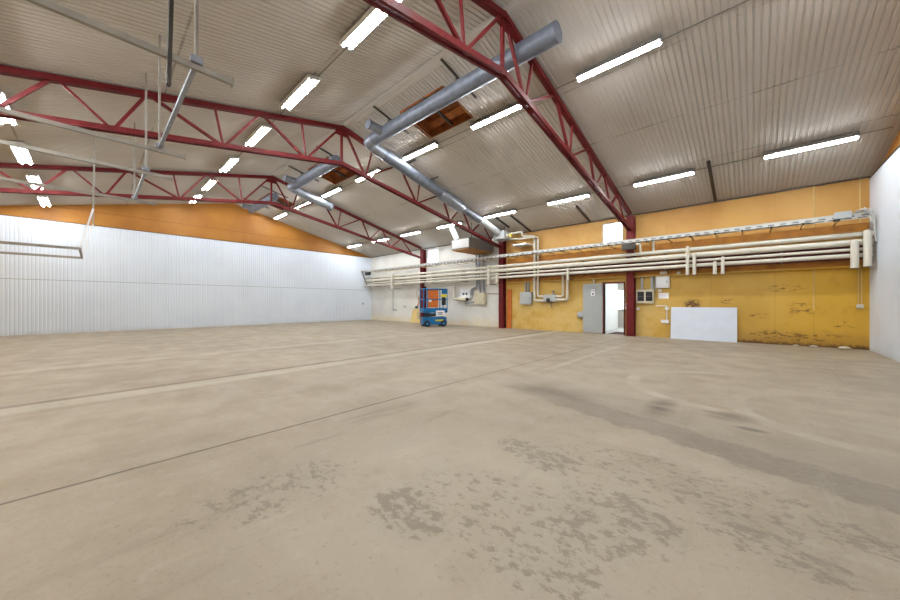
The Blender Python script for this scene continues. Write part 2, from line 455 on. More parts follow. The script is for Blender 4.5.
# ------------------------------------------------------------------ the room beyond the doorway
AY0, AY1 = W+.22, 21.2
struct(MB().box(-9, -3.3, AY0, AY1+.2, -.2, -.002), 'floor_side_room', M['roomfloor'])
struct(MB().box(-9, -3.3, AY0, AY1+.2, 2.7, 2.8), 'ceiling_side_room', M['room'])
WIN3 = (-6.5, -4.9, 1.0, 2.25)
struct(wall_with_holes(-9, -3.3, 0, 2.7, [WIN3], AY1, AY1+.2), 'wall_side_room_end', M['room'])
mb = MB()
for q in ((AY0, 17.3, 0, 2.7), (17.3, 20.3, 0, .9), (17.3, 20.3, 2.3, 2.7), (20.3, AY1, 0, 2.7)): mb.box(-3.5, -3.3, *q)
struct(mb, 'wall_side_room_right', M['room'])
w4 = struct(MB().box(-3.44, -3.36, 17.3, 20.3, .9, .96).box(-3.44, -3.36, 17.3, 20.3, 2.24, 2.3).box(-3.44, -3.36, 17.3, 17.36, .96, 2.24).box(-3.44, -3.36, 20.24, 20.3, .96, 2.24).box(-3.44, -3.36, 18.77, 18.83, .96, 2.24), 'added_window_4', M['white'])  # unseen side window, added to bring more daylight into the room
MB().box(-3.403, -3.397, 17.36, 20.24, .96, 2.24).build('window_pane', M['glass'], w4)
struct(MB().box(-9.2, -9, AY0, AY1, 0, 2.7), 'wall_side_room_left', M['room'])
struct(MB().box(-5.62, -5.5, AY0, 19.7, 0, 2.7), 'wall_side_room_partition', M['room'])
x0, x1, z0, z1 = WIN3
f = MB()
for a, b in ((x0, x0+.06), ((x0+x1)/2-.03, (x0+x1)/2+.03), (x1-.06, x1)): f.box(a, b, AY1+.05, AY1+.12, z0, z1)
for a, b in ((z0, z0+.06), (z1-.06, z1)): f.box(x0, x1, AY1+.05, AY1+.12, a, b)
w3 = struct(f, 'window_3', M['white']); MB().box(x0+.06, x1-.06, AY1+.08, AY1+.086, z0+.06, z1-.06).build('window_pane', M['glass'], w3)
tag(MB().rbox(-5.0, -4.3, 16.35, 17.6, -.001, .012, .004).build('doormat', M['mat']), 'dark red mat on the floor just inside the doorway', 'mat')

# door: red frame, grey leaf folded back against the wall
fr = MB().box(-5.16, -5.10, W-.04, W+.22, 0, 2.39).box(-4.25, -4.19, W-.04, W+.22, 0, 2.39).box(-5.10, -4.25, W-.04, W+.22, 2.33, 2.39)
d1 = struct(fr, 'door_1', M['red'], 'red steel door frame beside the red column')
hx, hy = -5.14, W-.05
ang = math.radians(180+9)
leaf = bpy.data.objects.new('door_leaf', None)
lm = MB().rbox(0, .86, -.022, .022, .03, 2.34, .006).build('door_leaf', M['leaf'], None)
bpy.data.objects.remove(leaf)
lm.parent = d1; lm.location = (hx, hy, 0); lm.rotation_euler = (0, 0, ang); lm['label'] = 'grey steel door leaf'
def on_leaf(mb, name, mat, label=None):
    o = mb.build(name, mat, None); o.parent = lm
    if label: o['label'] = label
    return o
on_leaf(MB().tube(fillet([(.78, .022, 1.07), (.78, .07, 1.07), (.64, .07, 1.07)], .02), .01, 8), 'door_handle', M['galv'])
on_leaf(MB().box(.34, .50, .022, .025, 1.78, 2.08), 'door_sticker', M['paper'], 'white pictogram sticker')
on_leaf(MB().box(.37, .40, .025, .027, 1.98, 2.04).box(.44, .47, .025, .027, 1.98, 2.04).tube([(.42, .0235, 1.86), (.42, .0275, 1.86)], .045, 14), 'sticker_mark', M['ink'])
on_leaf(MB().tube([(0, .03, .35), (0, .03, .47)], .014, 8).tube([(0, .03, 1.9), (0, .03, 2.02)], .014, 8), 'door_hinge', M['galv'])

# ------------------------------------------------------------------ red columns
def column(x, label):
    e = thing('steel_column', (x, W-.16, 0), label, 'column', 'red steel columns on the long wall')
    h = 5.22; b = .15; 
    mb = MB().box(x-b, x+b, W-.32, W-.30, .02, h).box(x-b, x+b, W-.02, W-.001, .02, h).box(x-.012, x+.012, W-.30, W-.02, .02, h)
    mb.build('column_shaft', M['red'], e)
    MB().box(x-.19, x+.19, W-.36, W-.001, 0, .02).build('base_plate', M['red'], e)
    return e
TX = (-3.92, -10.58, -17.25)
column(TX[0], 'red steel column immediately right of the open doorway')
column(TX[1], 'red steel column where white wall paint turns yellow')
column(TX[2], 'red steel column behind the blue scissor lift')

# ------------------------------------------------------------------ roof trusses
def truss(X, label):
    e = thing('roof_truss', (X, 5.9, roofz(5.9)), label, 'roof truss', 'red steel roof trusses')
    AP = 5.9
    def top(y): return roofz(y)-.11 if abs(y-RY) > .3 else RZ-.18
    def bot(y): return 6.30-.172*abs(y-AP)
    yl, yr = BACK+.03, W-.385
    for a, b in ((yl, AP), (AP, yr)):
        MB().bar((X, a, roofz(a)-.10), (X, b, roofz(b)-.10-.03*(b == AP or a == AP)), .14, .13).build('top_chord', M['red'], e)
    for a, b in ((yl+.5, AP), (AP, yr)):
        mb = MB()
        for s in (-1, 1):                       # two angles with a gap between them
            mb.bar((X+s*.062, a, bot(a)), (X+s*.062, b, bot(b)), .05, .12)
        n = int(abs(b-a)/1.15)
        for k in range(n+1):
            y = a+(b-a)*(k+.02)/(n+.04); dz = .06
            mb.bar((X, y-.09, bot(y-.09)), (X, y+.09, bot(y+.09)), .08, .07)
        mb.build('bottom_chord', M['red'], e)
    for sg in (-1, 1):
        # (top node, bottom node) distances from the apex
        members = [(.08, 1.20), (1.38, 1.26), (2.48, 1.32), (2.62, 3.44), (3.68, 3.50), (4.92, 3.56), (5.05, 5.55), (6.35, 5.64), (6.50, 7.15), (8.0, 7.25), (8.12, 9.0)]
        for k, (t, b) in enumerate(members):
            if sg > 0 and k < 3: t, b = ((.12, .92), (1.28, .98), (2.45, 1.04))[k]
            yt, yb = AP+sg*t, AP+sg*b
            if yt > yr-.1 or yb > yr-.05 or yt < yl+.1 or yb < yl+.6: continue
            w = .05 if k % 3 == 1 else .065
            MB().bar((X, yt, roofz(yt)-.16), (X, yb, bot(yb)+.04), w, w, (1, 0, 0)).build('web_member', M['red'], e)
    MB().bar((X, AP, RZ-.2), (X, AP, bot(AP)+.04), .07, .07, (1, 0, 0)).build('king_post', M['red'], e)
    MB().box(X-.008, X+.008, AP-.22, AP+.22, RZ-.42, RZ-.2).build('gusset_plate', M['red'], e)
    return e
truss(TX[0], 'red steel roof truss landing on the column beside the doorway')
truss(TX[1], 'red steel roof truss landing where white wall turns yellow')
truss(TX[2], 'red steel roof truss nearest the far gable, above the blue lift')
# ------------------------------------------------------------------ fluorescent lights
ORD = ['first', 'second', 'third', 'fourth', 'fifth', 'sixth', 'seventh', 'eighth']
def light_proto(hw, ty, h, mat):
    e = bpy.data.objects.new('fluorescent_light', None); COL.objects.link(e)
    L = 1.82
    MB().rbox(0, L, -hw, hw, .0, h, .01).box(0, L, -hw, -hw+.005, -.024, .01).box(0, L, hw-.005, hw, -.024, .01).build('housing', mat, e)
    for y in (-ty, ty):
        MB().tube([(.04, y, -.03), (L-.04, y, -.03)], .014, 10).build('tube', M['tube'], e)
        for x in (.0, L-.04):
            MB().rbox(x, x+.04, y-.024, y+.024, -.05, .0, .005).build('lamp_holder', M['white'], e)
    for x in (.4, L-.4):
        MB().box(x-.012, x+.012, -.02, .02, h, .13).build('mounting_bracket', M['bracket'], e)
    return e
LIGHTS = {'upper row, pipe side': (8.22, [-23.3, -19.95, -16.65, -13.4, -10.0, -6.63, -3.25, .15]),
          'lower row, pipe side': (13.55, [-23.3, -19.95, -16.75, -13.45, -10.05, -6.65, -3.25, .22]),
          'upper row, door-track side': (3.75, [-23.0, -19.9, -16.6, -13.2, -9.88, -6.55, -3.2, .15]),
          'lower row, door-track side': (-1.4, [-23.5, -20.1, -16.78, -13.4, -10.05, -6.7, -3.3])}
for row, (y, xs) in LIGHTS.items():
    wide = 'track' in row
    if row == 'upper row, pipe side': narrow_proto = light_proto(.085, .05, .10, M['fixture_shaded'])
    if row == 'upper row, door-track side': wide_proto = light_proto(.145, .088, .085, M['fixture'])
    proto = wide_proto if wide else narrow_proto
    for i, x in enumerate(xs):
        o = proto if i == 0 and row.startswith('upper') else copy_tree(proto)
        sg = -1 if y > RY else 1
        o.location = (x, y, roofz(y)-.135); o.rotation_euler = (math.atan(SL)*sg, 0, 0)
        tag(o, f'twin-tube fluorescent ceiling light, {ORD[i]} from the far gable, {row} of the ridge', 'light', 'fluorescent ceiling lights')
for y, lab in ((8.22, 'thin cable conduit along the upper lights on the pipe side'), (13.55, 'thin cable conduit along the lights close to the pipe wall'),
               (3.75, 'thin cable conduit along the upper lights on the track side')):
    tag(MB().tube([(G+.02, y+.13, roofz(y+.13)-.014), (GN-.02, y+.13, roofz(y+.13)-.014)], .011, 8).build('cable_conduit', M['cable']), lab, 'conduit')

# ------------------------------------------------------------------ roof hatches
HL = ['timber-lined roof hatch nearest the camera, beside the ridge duct', 'timber-lined roof hatch between the two farther trusses', 'timber-lined roof hatch close to the far gable']
for (a, b), lab in zip(HATCH, HL):
    e = thing('roof_hatch', ((a+b)/2, 7.4, roofz(7.4)), lab, 'hatch', 'roof hatches')
    def rz(y): return roofz(y)
    y0, y1 = HY; h = .55
    def slab(p0, p1, t, name):
        pass
    mb = MB()
    def panel(pts, th):      # prism of quad pts along vector th
        vs = [Vector(p) for p in pts]; th = Vector(th)
        mb2 = MB().add(vs+[v+th for v in vs], [(0,1,2,3), (7,6,5,4), (0,4,5,1), (1,5,6,2), (2,6,7,3), (3,7,4,0)])
        return mb2
    for x, t in ((a, -.03), (b, .03)):
        panel([(x, y0, rz(y0)-.03), (x, y1, rz(y1)-.03), (x, y1, rz(y1)+h), (x, y0, rz(y0)+h)], (t, 0, 0)).build('side_lining', M['wood'], e)
    for y, t in ((y0, -.03), (y1, .03)):
        panel([(a, y, rz(y)-.03), (b, y, rz(y)-.03), (b, y, rz(y)+h), (a, y, rz(y)+h)], (0, t, 0)).build('end_lining', M['wood'], e)
    panel([(a, y0, rz(y0)+h), (b, y0, rz(y0)+h), (b, y1, rz(y1)+h), (a, y1, rz(y1)+h)], (0, 0, .03)).build('hatch_lid', M['wood'], e)
    MB().bar(((a+b)/2+.1, y0, rz(y0)+.05), ((a+b)/2+.1, y1, rz(y1)+.05), .06, .08).build('cross_bar', M['bracket'], e)

# ------------------------------------------------------------------ ventilation ducts
DY, DZ, DR = 6.60, 7.12, .21
def rings(mb, p, q, r, every=.6):
    p, q = Vector(p), Vector(q); n = int((q-p).length/every)
    for i in range(1, n):
        c = p.lerp(q, i/n); d = (q-p).normalized()*.012
        mb.tube([c-d, c+d], r+.006, 20)
def duct_run(xa, xb, label, hang):
    e = thing('ridge_duct', ((xa+xb)/2, DY, DZ), label, 'duct', 'ventilation ducts under the ridge')
    mb = MB().tube([(xa, DY, DZ), (xb, DY, DZ)], DR, 24); rings(mb, (xa, DY, DZ), (xb, DY, DZ), DR, .9)
    mb.build('duct_pipe', M['galvb'], e)
    for x in hang:
        MB().bar((x, RY+.02, roofz(RY+.02)-.04), (x, 7.45, roofz(7.45)-.03), .05, .035).build('hanger_bar', M['bracket'], e)
        MB().box(x-.012, x+.012, DY-.012, DY+.012, DZ+DR-.01, roofz(DY)-.05).build('hanger_rod', M['bracket'], e)
    # open stub at the end
    xs = xa+.25
    MB().tube([(xs+.35, DY, DZ), (xs+.35, DY-.62, DZ+.02)], .145, 18).build('branch_stub', M['galv'], e)
    MB().tube([(xs+.35, DY-.62, DZ+.02), (xs+.35, DY-.66, DZ+.02)], .155, 18).build('stub_collar', M['galvb'], e)
    return e
duct_run(-9.62, -3.0, 'thick galvanised duct under the ridge, nearest of the run, by the near hatch', (-8.82, -5.85))
duct_run(-16.32, -12.2, 'thick galvanised duct under the ridge between the middle and far trusses', (-15.5, -12.75))
duct_run(-22.6, -18.8, 'thick galvanised duct under the ridge close to the far gable', (-22.2, -19.2))
def slope_duct(X, y1, label, group):
    e = thing('slope_duct', (X, 10, roofz(10)-.35), label, 'duct', group)
    def P(y, d=.45): return (X, y, roofz(y)-d)
    el = fillet([(X+.42, DY, DZ), (X, DY, DZ), P(7.3)], .35, 7)
    MB().tube(el, .2, 20).build('elbow', M['galv'], e)
    mb = MB().tube([P(7.3), P(y1-4.4)], .21, 24); rings(mb, P(7.3), P(y1-4.4), .21, 1.2); mb.build('duct_pipe', M['galvb'], e)
    MB().tube([P(y1-4.4), P(y1-4.3), P(y1-3.1), P(y1-2.9)], [.21, .27, .27, .18], 24).build('silencer', M['galv'], e)
    f0, f1, f2 = P(y1-2.9), P(y1-1.6, .45), P(y1, .45)
    mb = MB().tube([f0, f1], .175, 24); rings(mb, f0, f1, .175, .3); mb.build('flexible_section', M['galvb'], e)
    MB().tube([f1, f2], .19, 24).build('end_section', M['grey'], e)
    for y in (8.6, y1-4.8):
        MB().bar((X-.3, y, roofz(y)-.03), (X+.3, y, roofz(y)-.03), .04, .03).build('hanger_bar', M['bracket'], e)
        MB().box(X-.01, X+.01, y-.01, y+.01, roofz(y)-.26, roofz(y)-.02).build('hanger_rod', M['bracket'], e)
    return e
slope_duct(-10.05, 14.68, 'grey duct running down the roof slope to the pale fan unit', 'ducts down the roof slope')
e = thing('slope_duct', (-16.75, 7.3, 6.9), 'short grey branch duct turning down beside the farthest truss', 'duct', 'ducts down the roof slope')
MB().tube(fillet([(-16.33, DY, DZ), (-16.75, DY, DZ), (-16.75, 7.3, roofz(7.3)-.45)], .35, 7), .2, 20).build('elbow', M['galv'], e)
MB().tube([(-16.75, 7.3, roofz(7.3)-.45), (-16.75, 8.7, roofz(8.7)-.45)], .2, 20).build('duct_pipe', M['galv'], e)
MB().tube([(-16.75, 8.68, roofz(8.68)-.45), (-16.75, 8.75, roofz(8.75)-.45)], .23, 20).build('end_collar', M['galvb'], e)
MB().box(-16.76, -16.74, 8.2, 8.22, roofz(8.2)-.28, roofz(8.2)-.003).build('hanger_rod', M['bracket'], e)

# white fan unit under the ceiling at the end of the sloping duct
e = thing('fan_unit', (-10.1, 15.2, 4.95), 'pale grey fan unit box hanging at the lower end of the sloping duct', 'fan unit')
MB().rbox(-10.40, -9.72, 14.77, 15.5, 4.86, 5.3, .015).build('casing', M['grey'], e)
MB().tube([(-9.72, 15.1, 5.05), (-9.52, 15.1, 5.05)], .13, 18).build('motor', M['beige'], e)
MB().tube([(-9.52, 15.1, 5.05), (-9.49, 15.1, 5.05)], .09, 16).build('motor_cap', M['yellow'], e)
for x in (-10.34, -9.85): MB().box(x-.012, x+.012, 15.0, 15.024, 5.3, roofz(15)-.003).build('hanger_rod', M['bracket'], e)

e = thing('heater_unit', (-11.7, 14.6, 4.3), 'large grey heater box under the middle truss by the white wall', 'heater')
MB().rbox(-12.5, -11.2, 13.7, 15.95, 4.40, 4.98, .02).build('casing', plain('shaded_heater_steel', (132, 128, 122), .5, .3), e)  # casing colour darkened to carry the shade on its side
MB().box(-12.45, -11.25, 13.69, 13.70, 4.46, 4.93).build('front_panel', M['white'], e)
MB().box(-12.45, -11.25, 13.75, 15.9, 4.35, 4.40).build('underside_tray', M['girt'], e)
MB().tube([(-12.75, 13.98, roofz(13.98)-.005), (-12.32, 14.0, 4.98)], .17, 18).build('intake_duct', M['leaf'], e)
for x, y in ((-11.25, 13.95), (-11.25, 15.8), (-12.4, 15.8)): MB().box(x-.012, x+.012, y-.012, y+.012, 4.97, roofz(y)-.003).build('hanger_rod', M['bracket'], e)

# ------------------------------------------------------------------ long pipes and cable tray
PY = W-.65
PIPES = [(3.48, .072, 'topmost of the four long cream pipes on the wall'), (3.25, .094, 'thickest long cream pipe, second from the top'),
         (3.04, .045, 'thinnest long cream pipe, third from the top'), (2.86, .065, 'lowest of the four long cream pipes on the wall')]
for z, r, lab in PIPES:
    e = thing('insulated_pipe', (-10, PY, z), lab, 'pipe', 'long pipes on the wall')
    mb = MB().tube([(G+.03, PY, z), (GN-.04, PY, z)], r, 18)
    for i in range(9):
        x = -22.5+i*2.9; mb.tube([(x-.03, PY, z), (x+.03, PY, z)], r+.004, 18)
    mb.build('pipe_jacket', M['cream'], e)
    for x in (-22.4, -19.1, -15.8, -13.2, -9.8, -5.9, -2.6, .7):
        MB().bar((x, W-.0, z-r-.02), (x, PY-.03, z-r-.02), .04, .03).build('wall_bracket', M['bracket'], e)

TY0, TY1, TZ = W-.95, W-.62, 4.00
e = thing('cable_tray', (-10, TY0, TZ), 'long zinc cable tray running along the wall above the pipes', 'cable tray')
for y in (TY0, TY1):
    MB().box(G+.03, GN-.1, y-.004, y+.004, TZ-.05, TZ+.08).box(G+.03, GN-.1, y-.016, y+.016, TZ+.075, TZ+.085).build('side_rail', M['punched'], e)
mb = MB(); x = G+.15
while x < GN-.2:
    mb.box(x-.012, x+.012, TY0, TY1, TZ-.02, TZ-.005); x += .28
mb.build('rungs', M['tray'], e)
x = -22.6; k = 0
while x < GN-.3:
    if min(abs(x-q) for q in TX) > .25:
        arm = MB().bar((x, W, TZ-.075), (x, TY0-.03, TZ-.075), .035, .035).build('cantilever_arm', M['conduit'], e)
        MB().box(x-.025, x+.025, TY0-.055, TY0-.032, TZ-.12, TZ-.05).build('end_clip', M['dark'], arm)
    else: pass
    x += .72
for i, (yy, r) in enumerate(((TY0+.06, .016), (TY0+.12, .02), (TY0+.19, .014), (TY0+.25, .018))):
    pts = [(G+.1+j*.9, yy+random.uniform(-.01, .01), TZ+.022+random.uniform(0, .02)) for j in range(29)]
    tag(MB().tube(pts, r, 8).build('power_cable', M['cable'] if i % 2 else M['white']),
        ['grey cable nearest the front of the cable tray', 'thick pale cable second from the front of the cable tray', 'thin grey cable third from the front of the cable tray',
         'pale cable at the back of the cable tray'][i], 'cable', 'cables lying in the tray')
# junction box and fittings at the tray's near end
e = thing('junction_box', (2.0, TY0-.02, TZ), 'pale grey junction box on the cable tray by the near gable', 'junction box')
MB().rbox(1.78, 2.12, TY0-.15, TY0-.03, TZ-.06, TZ+.14, .01).build('box_body', M['grey'], e)
MB().rbox(1.76, 1.9, TY0-.12, TY0-.06, TZ-.13, TZ-.06, .01).build('cable_gland', M['dark'], e)
e = thing('cable_bundle', (2.4, TY0, TZ), 'tangled grey cables looping down at the near end of the tray', 'cables')
for i in range(5):
    a = .06*i
    MB().tube(fillet([(2.13+a, TY0-.06, TZ+.05), (2.25+a*.4, TY0-.14, TZ+.14+a*.3), (2.50, TY0-.20+a*.4, TZ+.1-a), (2.54, TY0-.1+a*.1, TZ-.2-a), (2.57, TY0-.04-a*.1, 3.6-.1*i)], .08), .014, 8).build('cable_strand', M['grey'] if i % 2 else M['tray'], e)

# box fittings at the far end
tag(MB().rbox(-23.3, -22.68, TY0-.06, TY0+.1, 3.68, 3.93, .01).build('control_box', M['dark']), 'black box hanging under the tray by the far gable', 'box')
tag(MB().bar((-23.8, TY0-.08, 4.1), (-23.0, TY0-.08, 2.9), .05, .05).build('brace_bar', M['bracket']), 'dark diagonal brace bar below the tray at the far gable', 'bar')

# ------------------------------------------------------------------ pipes dropping in front of the long pipes
def drop(x, z0, z1, r, lab, y=PY-.20, rh=.078, cat='pipe', group='short upright pipe sleeves'):
    e = thing('drop_pipe', (x, y, z0), lab, cat, group)
    p = fillet([(x, PY-rh-.002, z1-r), (x, y, z1-r), (x, y, z0)], .9*r, 5)
    MB().tube(p, r, 16).build('pipe_body', M['cream'], e)
    MB().tube([(x, y, z0-.015), (x, y, z0)], r*.8, 16).build('end_cap', M['bracket'], e)
    yb = W-.33 if min(abs(x-q) for q in TX) < .2 else W-.17 if (2.53 < z0+.1 < 2.65 and x > -10) else W-.003
    MB().bar((x, yb, z0+.05), (x, y, z0+.05), .03, .03).build('wall_bracket', M['bracket'], e)
G4 = 'above the white board'
drop(-1.83, 2.50, 3.60, .055, 'tallest thin white upright pipe above the white board', PY-.18)
drop(-1.62, 2.50, 3.33, .055, 'second thin white upright pipe above the white board, beside the tallest', PY-.18, .106)
drop(-1.02, 2.48, 2.96, .055, 'shortest white upright pipe above the right part of the white board', PY-.185, .076)
drop(-.80, 2.48, 3.11, .05, 'thin white upright pipe right of the shortest one above the white board', PY-.185, .052)
drop(2.20, 2.47, 3.32, .085, 'shorter fat white upright pipe by the near gable', PY-.24, .106)
drop(2.44, 2.50, 3.58, .085, 'taller fat white upright pipe by the near gable', PY-.24)
drop(-11.10, 2.45, 3.58, .075, 'tall cream upright pipe just past the column where paint changes', PY-.18)
drop(-10.52, 2.55, 3.10, .06, 'short cream upright pipe in front of the column where paint changes', PY-.185, .052)
drop(-6.46, 2.52, 3.10, .055, 'short cream upright pipe between valve box and door leaf', PY-.185, .052)
drop(-19.9, 2.45, 3.60, .09, 'broad cream upright pipe on the far white wall stretch', PY-.25)

# ------------------------------------------------------------------ valve box with its two nested pipe loops
e = thing('valve_box', (-7.68, W-.05, 1.5), 'grey valve box hung in a double loop of cream pipes', 'valve box')
MB().rbox(-8.02, -7.32, W-.26, W-.04, 1.50, 1.86, .02).build('box_body', M['grey'], e)
MB().box(-7.9, -7.5, W-.04, W, 1.6, 1.75).build('wall_plate', M['bracket'], e)
MB().tube([(-7.72, W-.26, 1.58), (-7.72, W-.30, 1.58)], .11, 20).build('dial', M['dark'], e)
MB().tube([(-7.5, W-.2, 1.86), (-7.5, W-.2, 2.02)], .03, 10).tube([(-7.5, W-.2, 2.02), (-7.5, W-.2, 2.06)], .06, 12).build('vent_knob', M['galv'], e)
MB().tube(fillet([(-7.6, W-.2, 1.5), (-7.6, W-.22, 1.34), (-7.5, W-.28, 1.18)], .05), .02, 8).build('drain_lever', M['bracket'], e)
def loop(pts, r, lab):
    o = MB().tube(fillet(pts, .12, 6), r, 16).build('loop_pipe', M['cream'])
    return tag(o, lab, 'pipe', 'cream loop pipes at the valve box')
yv = W-.21
loop([(-8.53, yv, 4.78), (-8.53, yv, 1.56), (-8.03, yv, 1.56)], .065, 'outer cream pipe loop entering the valve box from the far side')
loop([(-8.33, yv, 4.78), (-8.33, yv, 1.78), (-8.03, yv, 1.78)], .055, 'inner cream pipe loop entering the valve box from the far side')
loop([(-7.31, yv, 1.60), (-6.74, yv, 1.60), (-6.74, yv, 2.84), (-6.74, PY+.08, 2.84)], .065, 'outer cream pipe loop leaving the valve box toward the door')
loop([(-7.31, yv, 1.76), (-6.97, yv, 1.76), (-6.97, yv, 2.84), (-6.97, PY+.08, 2.84)], .05, 'inner cream pipe loop leaving the valve box toward the door')
# U shaped pipes at the fan unit
def upipe(pts, r, lab):
    return tag(MB().tube(fillet(pts, .1, 6), r, 14).build('bent_pipe', M['cream']), lab, 'pipe', 'bent pipes beside the fan unit')
upipe([(-9.715, 15.42, 5.2), (-9.0, 15.42, 5.2), (-9.0, 15.42, 4.98), (-8.53, yv, 4.98), (-8.53, yv, 4.785)], .06, 'cream pipe bent in a step right of the fan unit')
upipe([(-9.715, 15.36, 4.92), (-9.2, 15.36, 4.84), (-8.33, 15.6, 4.88), (-8.33, yv, 4.88), (-8.33, yv, 4.785)], .045, 'straight cream pipe running from the fan unit to the loop pipes')
tag(MB().rbox(-9.5, -8.7, 15.3, W-.001, 4.50, 4.58, .01).build('wall_shelf', M['white']), 'small white shelf below the bent pipes beside the fan unit', 'shelf')

# ------------------------------------------------------------------ fittings on the white stretch of wall
def wall_box(name, x0, x1, z0, z1, d, mat, lab, cat, group=None, door=True, cond=None):
    e = thing(name, ((x0+x1)/2, W-.02, z0), lab, cat, group)
    MB().rbox(x0, x1, W-d, W-.0, z0, z1, .012).build('box_body', mat, e)
    if door:
        MB().rbox(x0+.03, x1-.03, W-d-.012, W-d, z0+.03, z1-.03, .004).build('box_cover', mat, e)
        MB().rbox(x1-.09, x1-.06, W-d-.03, W-d-.012, (z0+z1)/2-.03, (z0+z1)/2+.03, .004).build('latch', M['bracket'], e)
    if cond:
        for cx, r in cond: MB().tube([(cx, W-r-.01, z1-.01), (cx, W-r-.01, 2.54)], r, 10).build('conduit', M['grey'], e)
    return e
wall_box('switch_cabinet', -9.42, -8.72, 1.36, 2.02, .22, M['grey'], 'square grey cabinet on the yellow wall by the orange plank', 'cabinet', cond=[(-9.15, .05), (-8.98, .05)])
wall_box('beige_cabinet', -12.55, -11.78, 1.34, 2.05, .26, M['beige'], 'beige cabinet with dark underside on the white wall', 'cabinet', cond=[(-12.05, .04)])
e = thing('pump_unit', (-13.4, W-.1, 1.35), 'grey pump with bent pipes left of the beige cabinet', 'pump')
MB().rbox(-13.75, -12.95, W-.2, W, 1.70, 2.25, .015).build('back_box', M['white'], e)
MB().tube([(-13.9, W-.28, 1.66), (-13.15, W-.28, 1.66)], .13, 18).build('pump_body', M['beige'], e)
MB().tube([(-13.15, W-.28, 1.66), (-13.05, W-.28, 1.66)], .09, 18).build('pump_flange', M['dark'], e)
MB().tube(fillet([(-13.25, W-.28, 1.62), (-13.25, W-.28, 1.36), (-12.62, W-.2, 1.5)], .08), .045, 10).build('outlet_pipe', M['galv'], e)
MB().tube(fillet([(-13.9, W-.28, 1.66), (-14.3, W-.2, 1.66), (-14.3, W-.2, 2.7)], .12), .07, 12).build('inlet_pipe', M['cream'], e)
MB().tube([(-13.45, W-.21, 2.0), (-13.45, W-.24, 2.0)], .07, 14).tube([(-13.2, W-.21, 2.0), (-13.2, W-.24, 2.0)], .07, 14).build('gauge', M['steel'], e)
for x, xe, ze, lab in ((-12.44, -12.86, 1.9, 'thin grey pipe dropping from the heater, farthest of three'), (-12.22, -12.22, 2.06, 'thin grey pipe dropping from the heater, middle of three'),
                       (-11.9, -11.9, 2.06, 'thin grey pipe dropping from the heater, nearest the red column')):
    tag(MB().tube(fillet([(x, W-.2, 4.345), (x, W-.2, 2.4), (xe, W-.12, 2.3), (xe, W-.12, ze)], .05), .055, 12).build('drain_pipe', M['galv']), lab, 'pipe', 'grey pipes under the heater')
tag(MB().tube([(-11.7, W-.03, 1.99), (-10.75, W-.03, 1.96)], .018, 8).build('cable_conduit', M['bracket']), 'dark horizontal cable from the beige cabinet to the red column', 'cable')
e = thing('wall_socket', (-20.83, W-.02, .85), 'wall socket at the foot of a long conduit on white wall', 'socket')
MB().tube([(-20.9, W-.02, .95), (-20.9, W-.02, 2.62)], .03, 8).build('conduit', M['grey'], e)
MB().rbox(-20.95, -20.5, W-.06, W, .82, .95, .01).build('socket_body', M['grey'], e)
tag(MB().rbox(-19.6, -19.3, W-.05, W, 1.1, 1.2, .01).build('junction_box', M['grey']), 'small grey box on white wall right of the long conduit', 'junction box')
tag(MB().rbox(G+.0, G+.05, 15.2, 15.32, 1.3, 1.45, .008).build('switch_box', M['grey']), 'small grey box on the far siding near the corner', 'switch')
# cable coil beside the far column
e = thing('hose_coil', (-17.75, W-.1, 1.4), 'coiled cable hanging on the wall behind the scissor lift', 'cable')
mb = MB()
for i in range(3):
    c = [(-17.85+.2*math.cos(t), W-.06-.02*i, 2.15+.3*math.sin(t)) for t in [k*math.pi/8 for k in range(17)]]
    mb.tube(c, .02, 8)
mb.build('coil', M['beige'], e)
MB().tube(fillet([(-17.85, W-.08, 1.85), (-17.75, W-.1, 1.5), (-17.95, W-.12, 1.15)], .1), .035, 8).build('hanging_end', M['orange'], e)
MB().rbox(-18.15, -17.9, W-.16, W-.06, 1.05, 1.2, .02).build('plug', M['dark'], e)
# leaning plywood
def leaning(name, x0, x1, h, t, tilt, mat, lab, cat):
    mb = MB(); yb = W-tilt-t; 
    vs = [(x0, yb, 0), (x1, yb, 0), (x1, yb+t, 0), (x0, yb+t, 0), (x0, W-t-.002, h), (x1, W-t-.002, h), (x1, W-.002, h), (x0, W-.002, h)]
    mb.add(vs, [(3,2,1,0), (4,5,6,7), (0,1,5,4), (1,2,6,5), (2,3,7,6), (3,0,4,7)])
    return tag(mb.build(name, mat), lab, cat)
leaning('plywood_sheet', -18.55, -17.5, .98, .02, .2, M['ply'], 'yellowish plywood sheet leaning on white wall beside the lift', 'board')
leaning('orange_plank', -10.33, -10.05, 2.2, .04, .06, M['orange'], 'upright orange plank leaning beside the column where paint changes', 'plank')
leaning('whiteboard_panel', -2.47, -.43, 1.27, .025, .16, M['board'], 'large white panel leaning on the yellow wall', 'panel')

